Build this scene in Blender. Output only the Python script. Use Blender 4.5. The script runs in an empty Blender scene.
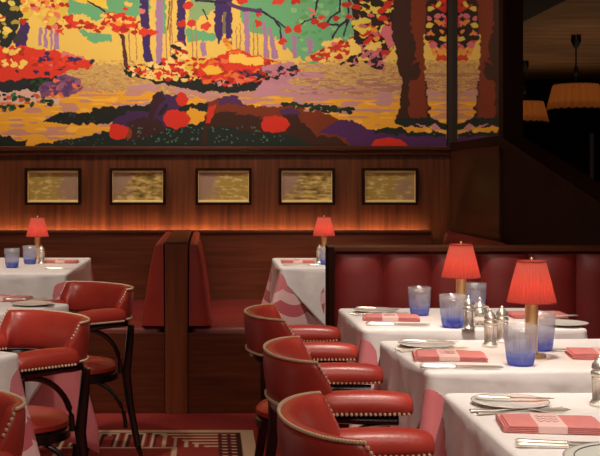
import bpy, bmesh, math, random
import numpy as np
from mathutils import Vector, Matrix
R = math.radians
random.seed(7)
C = bpy.context.scene.collection
F, XV, YH, H = 1150.0, 209.0, 180.0, 1.23

def onz(px, py, z):            # place on a level surface of height z
    s = (py - YH) / (H - z)
    return Vector(((px - XV) / s, F / s, z))

# ------------------------------------------------------------------ materials
def srgb(r, g, b):
    f = lambda c: (c/255/12.92) if c/255 <= .04045 else ((c/255+.055)/1.055)**2.4
    return (f(r), f(g), f(b), 1)

def mat(name, col, rough=.5, metal=0, noise=None, bump=None, coat=0, sheen=0, spec=None):
    """noise = (scale xyz, colour2, contrast) mottles between two colours; bump = (scale, strength)"""
    m = bpy.data.materials.new(name); m.use_nodes = True
    n, l = m.node_tree.nodes, m.node_tree.links
    b = n['Principled BSDF']
    b.inputs['Base Color'].default_value = col
    b.inputs['Roughness'].default_value = rough
    b.inputs['Metallic'].default_value = metal
    b.inputs['Coat Weight'].default_value = coat
    b.inputs['Coat Roughness'].default_value = .25
    b.inputs['Sheen Weight'].default_value = sheen
    if spec is not None: b.inputs['Specular IOR Level'].default_value = spec
    tc = n.new('ShaderNodeTexCoord')
    if noise:
        mp = n.new('ShaderNodeMapping'); mp.inputs['Scale'].default_value = noise[0]
        nz = n.new('ShaderNodeTexNoise'); nz.inputs['Scale'].default_value = 1; nz.inputs['Detail'].default_value = 5
        cr = n.new('ShaderNodeValToRGB')
        cr.color_ramp.elements[0].position = .5 - noise[2]; cr.color_ramp.elements[1].position = .5 + noise[2]
        cr.color_ramp.elements[0].color = col; cr.color_ramp.elements[1].color = noise[1]
        l.new(tc.outputs['Object'], mp.inputs['Vector']); l.new(mp.outputs[0], nz.inputs['Vector'])
        l.new(nz.outputs['Fac'], cr.inputs[0]); l.new(cr.outputs[0], b.inputs['Base Color'])
    if bump:
        nb = n.new('ShaderNodeTexNoise'); nb.inputs['Scale'].default_value = bump[0]
        bp = n.new('ShaderNodeBump'); bp.inputs['Strength'].default_value = bump[1]; bp.inputs['Distance'].default_value = .01
        l.new(tc.outputs['Object'], nb.inputs['Vector'])
        l.new(nb.outputs['Fac'], bp.inputs['Height']); l.new(bp.outputs[0], b.inputs['Normal'])
    return m

def wood(name, c1, c2, grain, rough=.42, coat=0):
    return mat(name, c1, rough, noise=(grain, c2, .22), coat=coat, spec=.22)
M = {}
M['wood_v'] = wood('wood_vertical', (.060, .015, .005, 1), (.165, .046, .015, 1), (34, 34, 1.6))
M['wood_h'] = wood('wood_horizontal', (.085, .017, .007, 1), (.17, .042, .016, 1), (2.2, 2.2, 42))
M['wood_post'] = wood('wood_post', (.15, .035, .012, 1), (.27, .072, .025, 1), (30, 30, 1.4))
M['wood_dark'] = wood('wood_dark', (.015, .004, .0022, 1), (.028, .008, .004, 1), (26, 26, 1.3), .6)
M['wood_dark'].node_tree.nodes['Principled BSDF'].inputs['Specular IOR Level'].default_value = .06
M['wood_trim'] = wood('wood_trim', (.06, .016, .006, 1), (.10, .028, .011, 1), (2, 2, 30), .3)
M['plank'] = wood('plank_ceiling', (.25, .12, .05, 1), (.55, .30, .14, 1), (1.0, 9, 9), .6, 0)
M['leather'] = mat('red_leather', (.33, .030, .020, 1), .36, noise=((7, 7, 7), (.43, .046, .030, 1), .25), bump=(120, .06), coat=.12)
M['leather_dk'] = mat('oxblood_leather', (.165, .014, .012, 1), .45, noise=((5, 5, 5), (.22, .020, .017, 1), .25), bump=(110, .06))
M['black'] = mat('black_lacquer', (.008, .006, .006, 1), .25, coat=.5)
M['brass'] = mat('brass', (.88, .62, .28, 1), .34, .6)
M['nail'] = mat('brass_nail', (.92, .76, .52, 1), .3, .55)
M['silver'] = mat('silver', (.88, .83, .74, 1), .24, .75)
M['steel'] = mat('cutlery_steel', (.80, .75, .66, 1), .28, .8)
M['china'] = mat('white_china', (.84, .82, .76, 1), .2, coat=.3)
M['linen'] = mat('white_linen', (.85, .81, .79, 1), .85, noise=((9, 9, 9), (.81, .77, .75, 1), .3), bump=(11, .6), sheen=.1)
M['napkin'] = mat('rose_napkin', (.74, .27, .25, 1), .85, noise=((60, 60, 60), (.68, .22, .21, 1), .3))
M['paper'] = mat('pale_pink_paper', (.86, .58, .54, 1), .7)
M['ink'] = mat('rose_ink', (.42, .12, .12, 1), .8)
M['ink_grey'] = mat('grey_ink', (.10, .10, .09, 1), .8)
M['carpet'] = mat('carpet', (.33, .036, .030, 1), .95, noise=((60, 60, 60), (.42, .056, .048, 1), .3), bump=(300, .4), spec=.1)
M['gilt'] = mat('gilt', (.95, .72, .32, 1), .4, .15)
M['plaster'] = mat('ceiling_plaster', (.45, .36, .28, 1), .9)
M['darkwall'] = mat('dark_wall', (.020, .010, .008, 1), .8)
M['mirror'] = mat('mirror_glass', (.72, .66, .60, 1), .03, 1)
M['pewter'] = mat('pewter', (.45, .45, .45, 1), .4, 1)
M['sage'] = mat('sage_china', (.74, .76, .69, 1), .3, coat=.3)

def attr_mat(name, rough):
    m = bpy.data.materials.new(name); m.use_nodes = True
    n, l = m.node_tree.nodes, m.node_tree.links
    a = n.new('ShaderNodeAttribute'); a.attribute_name = 'paint'
    b = n['Principled BSDF']; l.new(a.outputs['Color'], b.inputs['Base Color'])
    b.inputs['Roughness'].default_value = rough
    b.inputs['Specular IOR Level'].default_value = .25
    return m
M['mural'] = attr_mat('painted_mural', .65)
M['rug'] = attr_mat('woven_rug', .95)

def shade_mat(name, c_tr, c_em, es):
    m = bpy.data.materials.new(name); m.use_nodes = True
    n, l = m.node_tree.nodes, m.node_tree.links
    for x in list(n): n.remove(x)
    out = n.new('ShaderNodeOutputMaterial'); add = n.new('ShaderNodeAddShader'); mix = n.new('ShaderNodeMixShader')
    d = n.new('ShaderNodeBsdfDiffuse'); t = n.new('ShaderNodeBsdfTranslucent'); e = n.new('ShaderNodeEmission')
    d.inputs[0].default_value = c_tr; t.inputs[0].default_value = c_tr
    e.inputs[0].default_value = c_em; e.inputs[1].default_value = es
    mix.inputs[0].default_value = .55
    l.new(d.outputs[0], mix.inputs[1]); l.new(t.outputs[0], mix.inputs[2])
    l.new(mix.outputs[0], add.inputs[0]); l.new(e.outputs[0], add.inputs[1]); l.new(add.outputs[0], out.inputs[0])
    return m
M['shade'] = shade_mat('red_pleated_shade', (.55, .13, .09, 1), (1, .17, .11, 1), .20)
M['amber'] = shade_mat('amber_pleated_shade', (.70, .42, .16, 1), (1, .40, .10, 1), .02)

def emit_mat(name, c, s):
    m = bpy.data.materials.new(name); m.use_nodes = True
    n, l = m.node_tree.nodes, m.node_tree.links
    for x in list(n): n.remove(x)
    out = n.new('ShaderNodeOutputMaterial'); e = n.new('ShaderNodeEmission')
    e.inputs[0].default_value = c; e.inputs[1].default_value = s
    l.new(e.outputs[0], out.inputs[0]); return m
M['led'] = emit_mat('led_strip', (1, .62, .36, 1), 42)
M['bulb'] = emit_mat('bulb', (1, .62, .3, 1), 14)

def glass_mat():
    m = bpy.data.materials.new('blue_fade_glass'); m.use_nodes = True
    n, l = m.node_tree.nodes, m.node_tree.links
    for x in list(n): n.remove(x)
    out = n.new('ShaderNodeOutputMaterial')
    tc = n.new('ShaderNodeTexCoord'); sp = n.new('ShaderNodeSeparateXYZ'); l.new(tc.outputs['Object'], sp.inputs[0])
    mr = n.new('ShaderNodeMapRange'); mr.inputs[2].default_value = .105; l.new(sp.outputs[2], mr.inputs[0])
    cr = n.new('ShaderNodeValToRGB'); e = cr.color_ramp.elements
    e[0].position = 0; e[0].color = (.03, .07, .62, 1); e[1].position = 1; e[1].color = (.82, .82, .86, 1)
    x = e.new(.2); x.color = (.06, .14, .72, 1); x = e.new(.36); x.color = (.40, .50, .86, 1); x = e.new(.7); x.color = (.66, .70, .84, 1)
    al = n.new('ShaderNodeValToRGB'); e = al.color_ramp.elements
    e[0].position = 0; e[0].color = (.9,)*3+(1,); e[1].position = 1; e[1].color = (.16,)*3+(1,)
    x = e.new(.34); x.color = (.40,)*3+(1,)
    l.new(mr.outputs[0], cr.inputs[0]); l.new(mr.outputs[0], al.inputs[0])
    tr = n.new('ShaderNodeBsdfTransparent'); d = n.new('ShaderNodeBsdfDiffuse'); t2 = n.new('ShaderNodeBsdfTranslucent')
    g = n.new('ShaderNodeBsdfGlossy'); g.inputs['Roughness'].default_value = .12
    l.new(cr.outputs[0], d.inputs[0]); l.new(cr.outputs[0], t2.inputs[0])
    m1 = n.new('ShaderNodeMixShader'); l.new(d.outputs[0], m1.inputs[1]); l.new(t2.outputs[0], m1.inputs[2])
    m2 = n.new('ShaderNodeMixShader'); l.new(al.outputs[0], m2.inputs[0]); l.new(tr.outputs[0], m2.inputs[1]); l.new(m1.outputs[0], m2.inputs[2])
    m3 = n.new('ShaderNodeMixShader'); m3.inputs[0].default_value = .10
    l.new(m2.outputs[0], m3.inputs[1]); l.new(g.outputs[0], m3.inputs[2]); l.new(m3.outputs[0], out.inputs[0])
    return m
M['glass'] = glass_mat()

def undercloth_mat():
    """pink cloth woven with wavy scallop bands; u = metres round the table, v = metres from the table edge down"""
    m = mat('scalloped_pink_cloth', (.7, .3, .3, 1), .85, bump=(9, .2), sheen=.1)
    n, l = m.node_tree.nodes, m.node_tree.links
    b = n['Principled BSDF']
    uv = n.new('ShaderNodeUVMap'); sp = n.new('ShaderNodeSeparateXYZ'); l.new(uv.outputs[0], sp.inputs[0])
    def mth(op, a, bb):
        q = n.new('ShaderNodeMath'); q.operation = op
        for i, v in enumerate((a, bb)):
            if v is None: continue
            if isinstance(v, (int, float)): q.inputs[i].default_value = v
            else: l.new(v, q.inputs[i])
        return q.outputs[0]
    s = mth('ABSOLUTE', mth('SINE', mth('MULTIPLY', sp.outputs[0], math.pi/.115), None), None)
    v = mth('SUBTRACT', sp.outputs[1], mth('MULTIPLY', s, .03))
    cr = n.new('ShaderNodeValToRGB'); cr.color_ramp.interpolation = 'CONSTANT'; e = cr.color_ramp.elements
    deep, pale, mid = (.56, .11, .13, 1), (.80, .50, .49, 1), (.62, .19, .21, 1)
    e[0].position = 0; e[0].color = mid; e[1].position = .10; e[1].color = pale
    for p, c in ((.16, deep), (.225, pale), (.33, mid), (.40, mid), (.60, mid)):
        x = e.new(p); x.color = c
    l.new(v, cr.inputs[0]); l.new(cr.outputs[0], b.inputs['Base Color'])
    return m
M['under'] = undercloth_mat()
M['rose'] = mat('rose_cloth', (.60, .15, .165, 1), .85, noise=((14, 14, 14), (.66, .19, .20, 1), .3), bump=(10, .4), sheen=.1)

# ------------------------------------------------------------------ mesh builder
class MB:
    def __init__(s): s.b = bmesh.new()
    def box(s, x0, y0, z0, x1, y1, z1, bev=0, M4=None):
        r = bmesh.ops.create_cube(s.b, size=1)
        vs = r['verts']
        for v in vs:
            v.co = Vector((x0+(v.co.x+.5)*(x1-x0), y0+(v.co.y+.5)*(y1-y0), z0+(v.co.z+.5)*(z1-z0)))
        if bev:
            es = list({e for v in vs for e in v.link_edges})
            r2 = bmesh.ops.bevel(s.b, geom=es, offset=bev, segments=3, affect='EDGES', profile=.5)
            vs = list({v for f in r2['faces'] for v in f.verts} | {v for v in vs if v.is_valid})
        if M4 is not None:
            for v in vs: v.co = M4 @ v.co
        return s
    def lathe(s, prof, n=24, cx=0, cy=0, z=0, closed=False, rib=0, ribs=0):
        rings = []
        for (r, h) in prof:
            ring = []
            for i in range(n):
                a = 2*math.pi*i/n
                rr = r + (rib*r*math.cos(a*ribs) if rib else 0)
                ring.append(s.b.verts.new((cx+rr*math.cos(a), cy+rr*math.sin(a), z+h)))
            rings.append(ring)
        for a, b in zip(rings, rings[1:]):
            for i in range(n): s.b.faces.new((a[i], a[(i+1) % n], b[(i+1) % n], b[i]))
        if closed:
            s.b.faces.new(rings[0][::-1]); s.b.faces.new(rings[-1])
        return s
    def tube(s, pts, r, n=8, ry=None):
        pts = [Vector(p) for p in pts]; rings = []; N = len(pts)
        rs = r if isinstance(r, (list, tuple)) else [r]*N
        up = Vector((0, 0, 1))
        for i, p in enumerate(pts):
            t = (pts[min(i+1, N-1)] - pts[max(i-1, 0)]).normalized()
            u = up if abs(t.dot(up)) < .95 else Vector((1, 0, 0))
            a = t.cross(u).normalized(); b = a.cross(t).normalized()
            k = ry if ry else 1
            rings.append([s.b.verts.new(p + a*rs[i]*math.cos(2*math.pi*j/n) + b*rs[i]*k*math.sin(2*math.pi*j/n)) for j in range(n)])
        for a, b in zip(rings, rings[1:]):
            for i in range(n): s.b.faces.new((a[i], a[(i+1) % n], b[(i+1) % n], b[i]))
        s.b.faces.new(rings[0][::-1]); s.b.faces.new(rings[-1])
        return s
    def loft(s, secs, cap=True):
        rings = [[s.b.verts.new(p) for p in sec] for sec in secs]; n = len(rings[0])
        for a, b in zip(rings, rings[1:]):
            for i in range(n): s.b.faces.new((a[i], a[(i+1) % n], b[(i+1) % n], b[i]))
        if cap: s.b.faces.new(rings[0][::-1]); s.b.faces.new(rings[-1])
        return s
    def prism(s, poly, z0, z1, axis='z'):
        def P(a, b, c): return (a, b, c) if axis == 'z' else ((a, c, b) if axis == 'y' else (c, a, b))
        lo = [s.b.verts.new(P(a, b, z0)) for a, b in poly]; hi = [s.b.verts.new(P(a, b, z1)) for a, b in poly]
        n = len(poly)
        for i in range(n): s.b.faces.new((lo[i], lo[(i+1) % n], hi[(i+1) % n], hi[i]))
        s.b.faces.new(lo[::-1]); s.b.faces.new(hi); return s
    def ball(s, p, r, seg=8, sz=1):
        q = bmesh.ops.create_uvsphere(s.b, u_segments=seg, v_segments=max(4, seg//2), radius=r)
        for v in q['verts']: v.co = Vector((v.co.x, v.co.y, v.co.z*sz)) + Vector(p)
        return s
    def build(s, name, m, parent=None, loc=(0, 0, 0), rz=0, smooth=True, sub=0, label=None):
        bmesh.ops.recalc_face_normals(s.b, faces=s.b.faces)
        me = bpy.data.meshes.new(name); s.b.to_mesh(me); s.b.free()
        me.materials.append(m)
        o = bpy.data.objects.new(name, me); C.objects.link(o)
        o.location = loc; o.rotation_euler.z = rz
        if smooth:
            for p in me.polygons: p.use_smooth = True
            if smooth != 'full':
                try: me.set_sharp_from_angle(angle=R(40))
                except Exception: pass
        if sub:
            md = o.modifiers.new('s', 'SUBSURF'); md.levels = md.render_levels = sub
        if parent: o.parent = parent
        if label: o['label'] = label
        return o

def tag(o, label, cat, group=None):
    o['label'] = label; o['category'] = cat
    if group: o['group'] = group
    return o
def empty(name, loc, rz, label, cat, group=None):
    o = bpy.data.objects.new(name, None); C.objects.link(o); o.location = loc; o.rotation_euler.z = rz
    o.empty_display_size = .05
    return tag(o, label, cat, group)
def struct(o): o['kind'] = 'structure'; return o
def copy_tree(o, loc, rz, label, group=None):
    c = o.copy(); C.objects.link(c); c.location = loc; c.rotation_euler.z = rz; c['label'] = label
    if group: c['group'] = group
    def rec(src, dst):
        for ch in [x for x in kids if x.parent == src]:
            d = ch.copy(); C.objects.link(d); d.parent = dst; rec(ch, d)
    kids = [x for x in list(C.objects) if x.parent is not None]
    rec(o, c)
    return c

# ------------------------------------------------------------------ the room
WY = 7.62                      # the painted wall
def sbox(name, m, *a, **k): return struct(MB().box(*a).build(name, m, smooth=False, **k))
sbox('floor', M['carpet'], -4, -1.5, -.1, 6.5, 18, 0)
sbox('ceiling', M['plaster'], -4, -1.5, 2.95, 1.71, WY+.15, 3.05)
sbox('wall_left', M['wood_v'], -4.1, -1.5, 0, -4, WY+.15, 2.95)
sbox('wall_front', M['wood_v'], -4, -1.6, 0, 6.5, -1.5, 2.95)
# back wall: lower panelling recessed behind the bench panel, upper field behind the mural
sbox('wall_back', M['wood_v'], -4, WY, 0, 1.71, WY+.15, 2.95)
tr = MB()
tr.box(-4, WY-.05, 1.425, 1.60, WY, 1.453, .006).box(-4, WY-.03, 1.395, 1.60, WY, 1.425, .004)
struct(tr.build('trim_1', M['wood_trim']))
# bench-back panel with its capping; the light strip sits in the gap behind it
bp = MB().box(-4, 7.50, 0, 1.45, 7.53, .885).box(-4, 7.485, .885, 1.45, 7.54, .902, .004)
struct(bp.build('trim_2', M['wood_h'], smooth=False))
led = MB().box(-3.9, 7.572, .862, 1.42, 7.585, .872).build('cove_light_strip', M['led'], smooth=False)
tag(led, 'thin warm light strip glowing behind the top of the bench panelling', 'light')
lg = MB().box(-4, 7.532, .84, 1.45, WY, .858).build('trim_3', M['wood_h'], smooth=False); struct(lg)

# right side wall: low panelling whose top runs level and then slopes down, mirror above its far end
SX = 1.61
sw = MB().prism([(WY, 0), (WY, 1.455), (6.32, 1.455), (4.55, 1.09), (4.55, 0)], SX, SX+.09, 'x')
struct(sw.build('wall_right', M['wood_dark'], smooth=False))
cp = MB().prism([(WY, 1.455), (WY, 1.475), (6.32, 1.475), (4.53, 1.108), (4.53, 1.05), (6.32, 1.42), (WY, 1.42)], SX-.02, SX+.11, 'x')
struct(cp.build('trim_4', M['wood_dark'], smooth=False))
M['wood_mid'] = mat('wood_mid', (.035, .011, .004, 1), .4, noise=((2, 2, 34), (.07, .024, .009, 1), .22), spec=.3)
pl = MB().box(SX-.014, 6.33, .0, SX, WY, 1.42).build('trim_5', M['wood_mid'], smooth=False); struct(pl)
# post at the end of the mirror and black corner strip
pm = MB().box(SX-.015, 6.24, 1.40, SX+.03, 6.33, 2.95).box(SX+.03, 6.26, 1.45, SX+.10, 6.33, 2.95)
struct(pm.build('trim_6', M['wood_dark'], smooth=False))
mr = MB().box(SX-.004, 6.33, 1.475, SX+.02, WY, 2.95).build('wall_mirror', M['mirror'], smooth=False)
tag(mr, 'tall mirror panel on the side wall reflecting the painted forest', 'mirror')
bs = MB().box(SX-.035, WY-.04, 1.453, SX-.004, WY, 2.95)
struct(bs.build('trim_7', M['darkwall'], smooth=False))
bs = MB().box(SX+.02, 6.33, 1.475, SX+.10, WY, 2.95); struct(bs.build('wall_mirror_backing', M['darkwall'], smooth=False))
# dim room beyond
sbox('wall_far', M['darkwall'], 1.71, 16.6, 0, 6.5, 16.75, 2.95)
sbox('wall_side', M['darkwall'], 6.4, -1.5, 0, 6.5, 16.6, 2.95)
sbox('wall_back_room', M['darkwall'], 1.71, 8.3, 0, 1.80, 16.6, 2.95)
cb = MB()
for k in range(62): cb.box(2.85, 4.5+k*.196, 2.68, 6.4, 4.5+k*.196+.188, 2.70)
cb.box(2.85, 4.5, 2.70, 6.4, 16.6, 2.72)
struct(cb.build('ceiling_planks', M['plank'], smooth=False))
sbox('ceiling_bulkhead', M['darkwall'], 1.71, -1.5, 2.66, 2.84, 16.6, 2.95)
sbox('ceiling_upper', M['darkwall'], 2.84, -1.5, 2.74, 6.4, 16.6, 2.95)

# ------------------------------------------------------------------ mural painted onto a fine mesh
rng = np.random.default_rng(5)
def vnoise(x, y, sc, seed):
    g = np.random.default_rng(seed).random((96, 96))
    u = (x/sc) % 95; v = (y/sc) % 95
    i = np.floor(u).astype(int); j = np.floor(v).astype(int); fu = u-i; fv = v-j
    fu = fu*fu*(3-2*fu); fv = fv*fv*(3-2*fv)
    return (g[i, j]*(1-fu)*(1-fv)+g[i+1, j]*fu*(1-fv)+g[i, j+1]*(1-fu)*fv+g[i+1, j+1]*fu*fv)*2-1
def grid_mesh(name, nx, ny, fn, cols, m):
    """fn(xs, ys) -> coords"""
    me = bpy.data.meshes.new(name)
    co = fn
    me.vertices.add(nx*ny); me.vertices.foreach_set('co', co.astype(np.float32).ravel())
    i = np.arange((nx-1)*(ny-1)); a = (i // (nx-1))*nx + i % (nx-1)
    q = np.stack([a, a+nx, a+nx+1, a+1], 1).astype(np.int32)
    nf = len(a)
    me.loops.add(nf*4); me.loops.foreach_set('vertex_index', q.ravel())
    me.polygons.add(nf); me.polygons.foreach_set('loop_start', (np.arange(nf)*4).astype(np.int32))
    try: me.polygons.foreach_set('loop_total', np.full(nf, 4, np.int32))
    except Exception: pass
    me.update(calc_edges=True)
    at = me.color_attributes.new('paint', 'FLOAT_COLOR', 'POINT')
    c4 = np.concatenate([cols.reshape(-1, 3), np.ones((nx*ny, 1))], 1).astype(np.float32)
    at.data.foreach_set('color', c4.ravel())
    me.materials.append(m)
    o = bpy.data.objects.new(name, me); C.objects.link(o); return o
def lin(c):
    c = np.array(c, float)/255
    return np.where(c <= .04045, c/12.92, ((c+.055)/1.055)**2.4)

STEP = .5
X0, X1, Y0, Y1 = -40, 446, -72, 146
nx = int((X1-X0)/STEP)+1; ny = int((Y1-Y0)/STEP)+1
gx, gy = np.meshgrid(np.linspace(X0, X1, nx), np.linspace(Y0, Y1, ny))
wx = gx + 1.7*vnoise(gx+100, gy+100, 4.0, 1) + .8*vnoise(gx+100, gy+100, 1.7, 2)
wy = gy + 1.7*vnoise(gx+100, gy+100, 4.0, 3) + .8*vnoise(gx+100, gy+100, 1.7, 4)
img = np.zeros((ny, nx, 3))
def inpoly(px, py, P):
    r = np.zeros(px.shape, bool); n = len(P); j = n-1
    for i in range(n):
        (xi, yi), (xj, yj) = P[i], P[j]
        if yi != yj:
            c = ((yi > py) != (yj > py)) & (px < (xj-xi)*(py-yi)/(yj-yi)+xi); r ^= c
        j = i
    return r
def win(x0, y0, x1, y1):
    return (slice(max(0, int((y0-Y0)/STEP)), max(0, int((y1-Y0)/STEP)+2)), slice(max(0, int((x0-X0)/STEP)), max(0, int((x1-X0)/STEP)+2)))
def poly(P, c, warp=1.0):
    xs = [p[0] for p in P]; ys = [p[1] for p in P]
    w = win(min(xs)-4, min(ys)-4, max(xs)+4, max(ys)+4)
    px = gx[w]+(wx[w]-gx[w])*warp; py = gy[w]+(wy[w]-gy[w])*warp
    k = inpoly(px, py, P); img[w][k] = lin(c)
def blob(x, y, a, b, c, rot=0, warp=.8):
    r = max(a, b)+3; w = win(x-r, y-r, x+r, y+r)
    px = gx[w]+(wx[w]-gx[w])*warp-x; py = gy[w]+(wy[w]-gy[w])*warp-y
    cs, sn = math.cos(rot), math.sin(rot)
    u = (px*cs+py*sn)/a; v = (-px*sn+py*cs)/b
    k = u*u+v*v < 1; img[w][k] = lin(c)
def scatter(P, cols, n, a, b, warp=.55):
    xs = [p[0] for p in P]; ys = [p[1] for p in P]; k = 0; t = 0
    while k < n and t < n*12:
        t += 1
        x = rng.uniform(min(xs), max(xs)); y = rng.uniform(min(ys), max(ys))
        if not inpoly(np.array([x]), np.array([y]), P)[0]: continue
        k += 1; s = rng.uniform(.6, 1.15)
        blob(x, y, a*s, b*s, cols[rng.integers(len(cols))], rng.uniform(-.6, .6), warp)
def line(pts, w0, w1, c):
    for (a, b) in zip(pts, pts[1:]):
        d = math.hypot(b[0]-a[0], b[1]-a[1]); n = max(2, int(d/.6))
        for i in range(n):
            t = i/(n-1); blob(a[0]+(b[0]-a[0])*t, a[1]+(b[1]-a[1])*t, w0+(w1-w0)*t, w0+(w1-w0)*t, c, 0, .35)
YEL, GOLD, ORG = (232, 194, 94), (202, 164, 102), (238, 168, 50)
GRN, LIL, PUR = (104, 172, 124), (168, 124, 166), (62, 36, 100)
RED, DRED, PNK = (218, 56, 36), (176, 40, 26), (222, 118, 110)
DRK, DGR, DBR, BRN = (30, 34, 32), (36, 72, 44), (62, 34, 24), (124, 52, 28)
PALE, NAVY, SAL = (244, 208, 128), (44, 42, 78), (232, 112, 70)
img[:] = lin(YEL)
poly([(X0, 66), (X1, 62), (X1, 100), (X0, 104)], GOLD)
img[(gy > 60) & (gy < 96) & (gx > 60) & (vnoise(gx+90, gy*2.6+90, 2.6, 9) > .25)] = lin((186, 136, 82))
img[(gy > 60) & (gy < 96) & (gx > 60) & (vnoise(gx+90, gy*2.6+90, 2.2, 12) > .5)] = lin((222, 178, 104))
poly([(X0, 96), (120, 92), (200, 96), (X1, 98), (X1, 150), (X0, 150)], ORG)
img[(gy > 88) & (gy < 140) & (vnoise(gx*.35+60, gy*2.2+60, 6, 10) > .28)] = lin((202, 142, 124))
img[(gy > 96) & (gy < 140) & (vnoise(gx*.35+60, gy*2.2+60, 5, 11) > .45)] = lin((250, 186, 70))
img[(gy > 66) & (gy < 96) & (gx > 254) & (vnoise(gx*.3+60, gy*1.8+60, 6, 15) > (gx-290)/60)] = lin((196, 138, 156))
img[(gy > 84) & (gy < 112) & (gx > 120) & (vnoise(gx*.3+60, gy*2+60, 5, 16) > .12)] = lin((198, 144, 146))
img[(gy > 72) & (gy < 95) & (gx > 300) & (vnoise(gx*.4+60, gy*2.6+60, 3, 17) > .3)] = lin((176, 122, 112))
# far foliage greens
poly([(62, -72), (156, -72), (150, 12), (132, 20), (118, 14), (96, 22), (84, 14), (70, 16), (66, 2)], GRN)
poly([(78, 28), (92, 34), (112, 36), (112, 42), (92, 43), (84, 36)], GRN)
poly([(160, -72), (168, -72), (165, 34), (161, 34)], GRN)
poly([(186, 28), (216, 34), (216, 40), (188, 42)], GRN)
poly([(186, -72), (216, -72), (216, 10), (190, 24)], (140, 172, 120))
poly([(236, -72), (394, -72), (380, 30), (352, 48), (330, 58), (312, 66), (303, 60), (290, 52), (276, 38), (262, 36), (246, 30), (240, 16)], GRN)
poly([(345, -72), (380, -72), (376, 40), (350, 40)], (120, 164, 130))
scatter([(290, 0), (350, 0), (350, 50), (300, 55)], [(136, 190, 130), (96, 158, 98)], 60, 3, 2)
poly([(86, -72), (100, -72), (108, 10), (92, 6), (74, 2)], (236, 200, 70))
# lilac trunks
for P in ([(156, -72), (164, -72), (162, 64), (156, 64)], [(243, 8), (249, 12), (250, 54), (245, 54)], [(262, 22), (266, 22), (269, 58), (264, 58)],
          [(268, 26), (272, 28), (278, 58), (272, 60)], [(291, 36), (296, 36), (297, 58), (292, 58)], [(306, 38), (313, 40), (311, 56), (308, 54)],
          [(200, 42), (206, 42), (207, 56), (202, 56)], [(55, 30), (60, 28), (60, 50), (54, 50)], [(50, 26), (53, 26), (53, 50), (51, 50)],
          [(45, 28), (47, 28), (48, 48), (44, 48)], [(40, 28), (43, 28), (42, 46), (39, 46)], [(281, 34), (284, 34), (286, 50), (283, 50)]):
    poly(P, LIL, .5)
for x in (129, 136, 166, 170, 172, 192, 196, 236, 240, 253, 257): line([(x, 22+x % 7), (x+1, 60)], .5, .6, (176, 120, 90))
line([(170, 2), (168, 30)], .9, .7, (120, 80, 60)); line([(174, -30), (170, 40)], .9, .7, (150, 100, 60))
# main trunks
for P in ([(139, -72), (147, -72), (149, 12), (150, 40), (153, 62), (144, 62), (143, 40), (141, 18)], [(177, -72), (184, -72), (186, 46), (177, 42)],
          [(217, -72), (231, -72), (232, 44), (226, 46), (224, 18), (222, 16), (223, 34), (220, 44), (216, 38), (214, 26)]):
    poly(P, PUR, .7)
poly([(223, 12), (226, 12), (226, 34), (222, 34)], (120, 110, 80), .5)
poly([(20, 20), (30, 24), (26, 50), (15, 50)], PUR, .8); poly([(14, 34), (24, 32), (24, 43), (14, 44)], (60, 48, 60))
line([(118, 30), (123, 38), (126, 66)], 1.4, 2.0, (84, 44, 40))
line([(88, 2), (100, 8), (112, 18), (122, 24)], 1.0, 1.0, (60, 36, 50))
# upper left canopy
poly([(X0, -72), (30, -72), (26, 10), (28, 20), (18, 24), (16, 36), (10, 46), (X0, 50)], DRK)
scatter([(X0, -72), (24, -72), (26, 18), (10, 44), (X0, 50)], [(214, 196, 84), (236, 204, 96), (170, 150, 60), DRK, DRED], 190, 3.8, 2.6)
poly([(22, -72), (64, -72), (68, 8), (66, 22), (58, 30), (48, 26), (34, 14), (24, 20)], (222, 186, 70))
scatter([(22, -72), (70, -72), (68, 24), (50, 30), (36, 14), (22, 12)], [RED, PNK, (226, 140, 60), YEL, (240, 206, 96), DRED, SAL], 260, 3.3, 2.4)
scatter([(66, 16), (80, 20), (110, 32), (104, 34), (84, 28), (68, 28)], [RED, DRED], 34, 3.6, 2)
scatter([(104, -72), (140, -72), (142, 12), (108, 8)], [GRN, RED, PNK, YEL, GRN], 50, 3.6, 2.4)
scatter([(104, 14), (132, 16), (142, 26), (158, 33), (138, 36), (118, 32), (104, 26)], [RED, DRED, YEL, (240, 150, 60), RED], 90, 3.4, 2.2)
poly([(138, 28), (150, 30), (161, 33), (148, 36), (140, 35)], RED)
poly([(55, 32), (63, 28), (63, 34), (58, 35)], RED)
# red bank, left
poly([(X0, 52), (26, 46), (40, 50), (54, 50), (70, 56), (82, 58), (95, 62), (88, 70), (70, 70), (58, 78), (X0, 84)], RED)
poly([(62, 52), (82, 56), (84, 60), (60, 58)], PNK)
scatter([(28, 58), (76, 58), (80, 64), (50, 70), (30, 66)], [(230, 66, 40), DRED, RED], 40, 4, 2)
scatter([(X0, 48), (30, 48), (28, 58), (24, 72), (X0, 72)], [PALE, YEL, (240, 206, 96), DRED, RED], 60, 3.4, 2.6)
scatter([(40, 54), (54, 52), (50, 62), (40, 62)], [PUR, NAVY], 10, 2.4, 1.6); scatter([(64, 58), (80, 58), (78, 62), (66, 62)], [PUR, NAVY], 9, 2.6, 1.2)
for x, y in ((17, 72), (36, 72), (60, 70), (48, 74), (92, 62)): blob(x, y, 2.6, 1.6, NAVY)
blob(51, 66, 1.6, 1.4, PNK)
poly([(X0, 82), (20, 80), (46, 77), (60, 78), (58, 84), (46, 90), (30, 92), (X0, 92)], (38, 40, 46))
scatter([(28, 80), (50, 78), (48, 90), (28, 91)], [DGR, DRK], 26, 3, 2)
poly([(8, 92), (20, 90), (40, 92), (40, 98), (60, 98), (58, 104), (X0, 100), (X0, 92)], (226, 178, 164))
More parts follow.
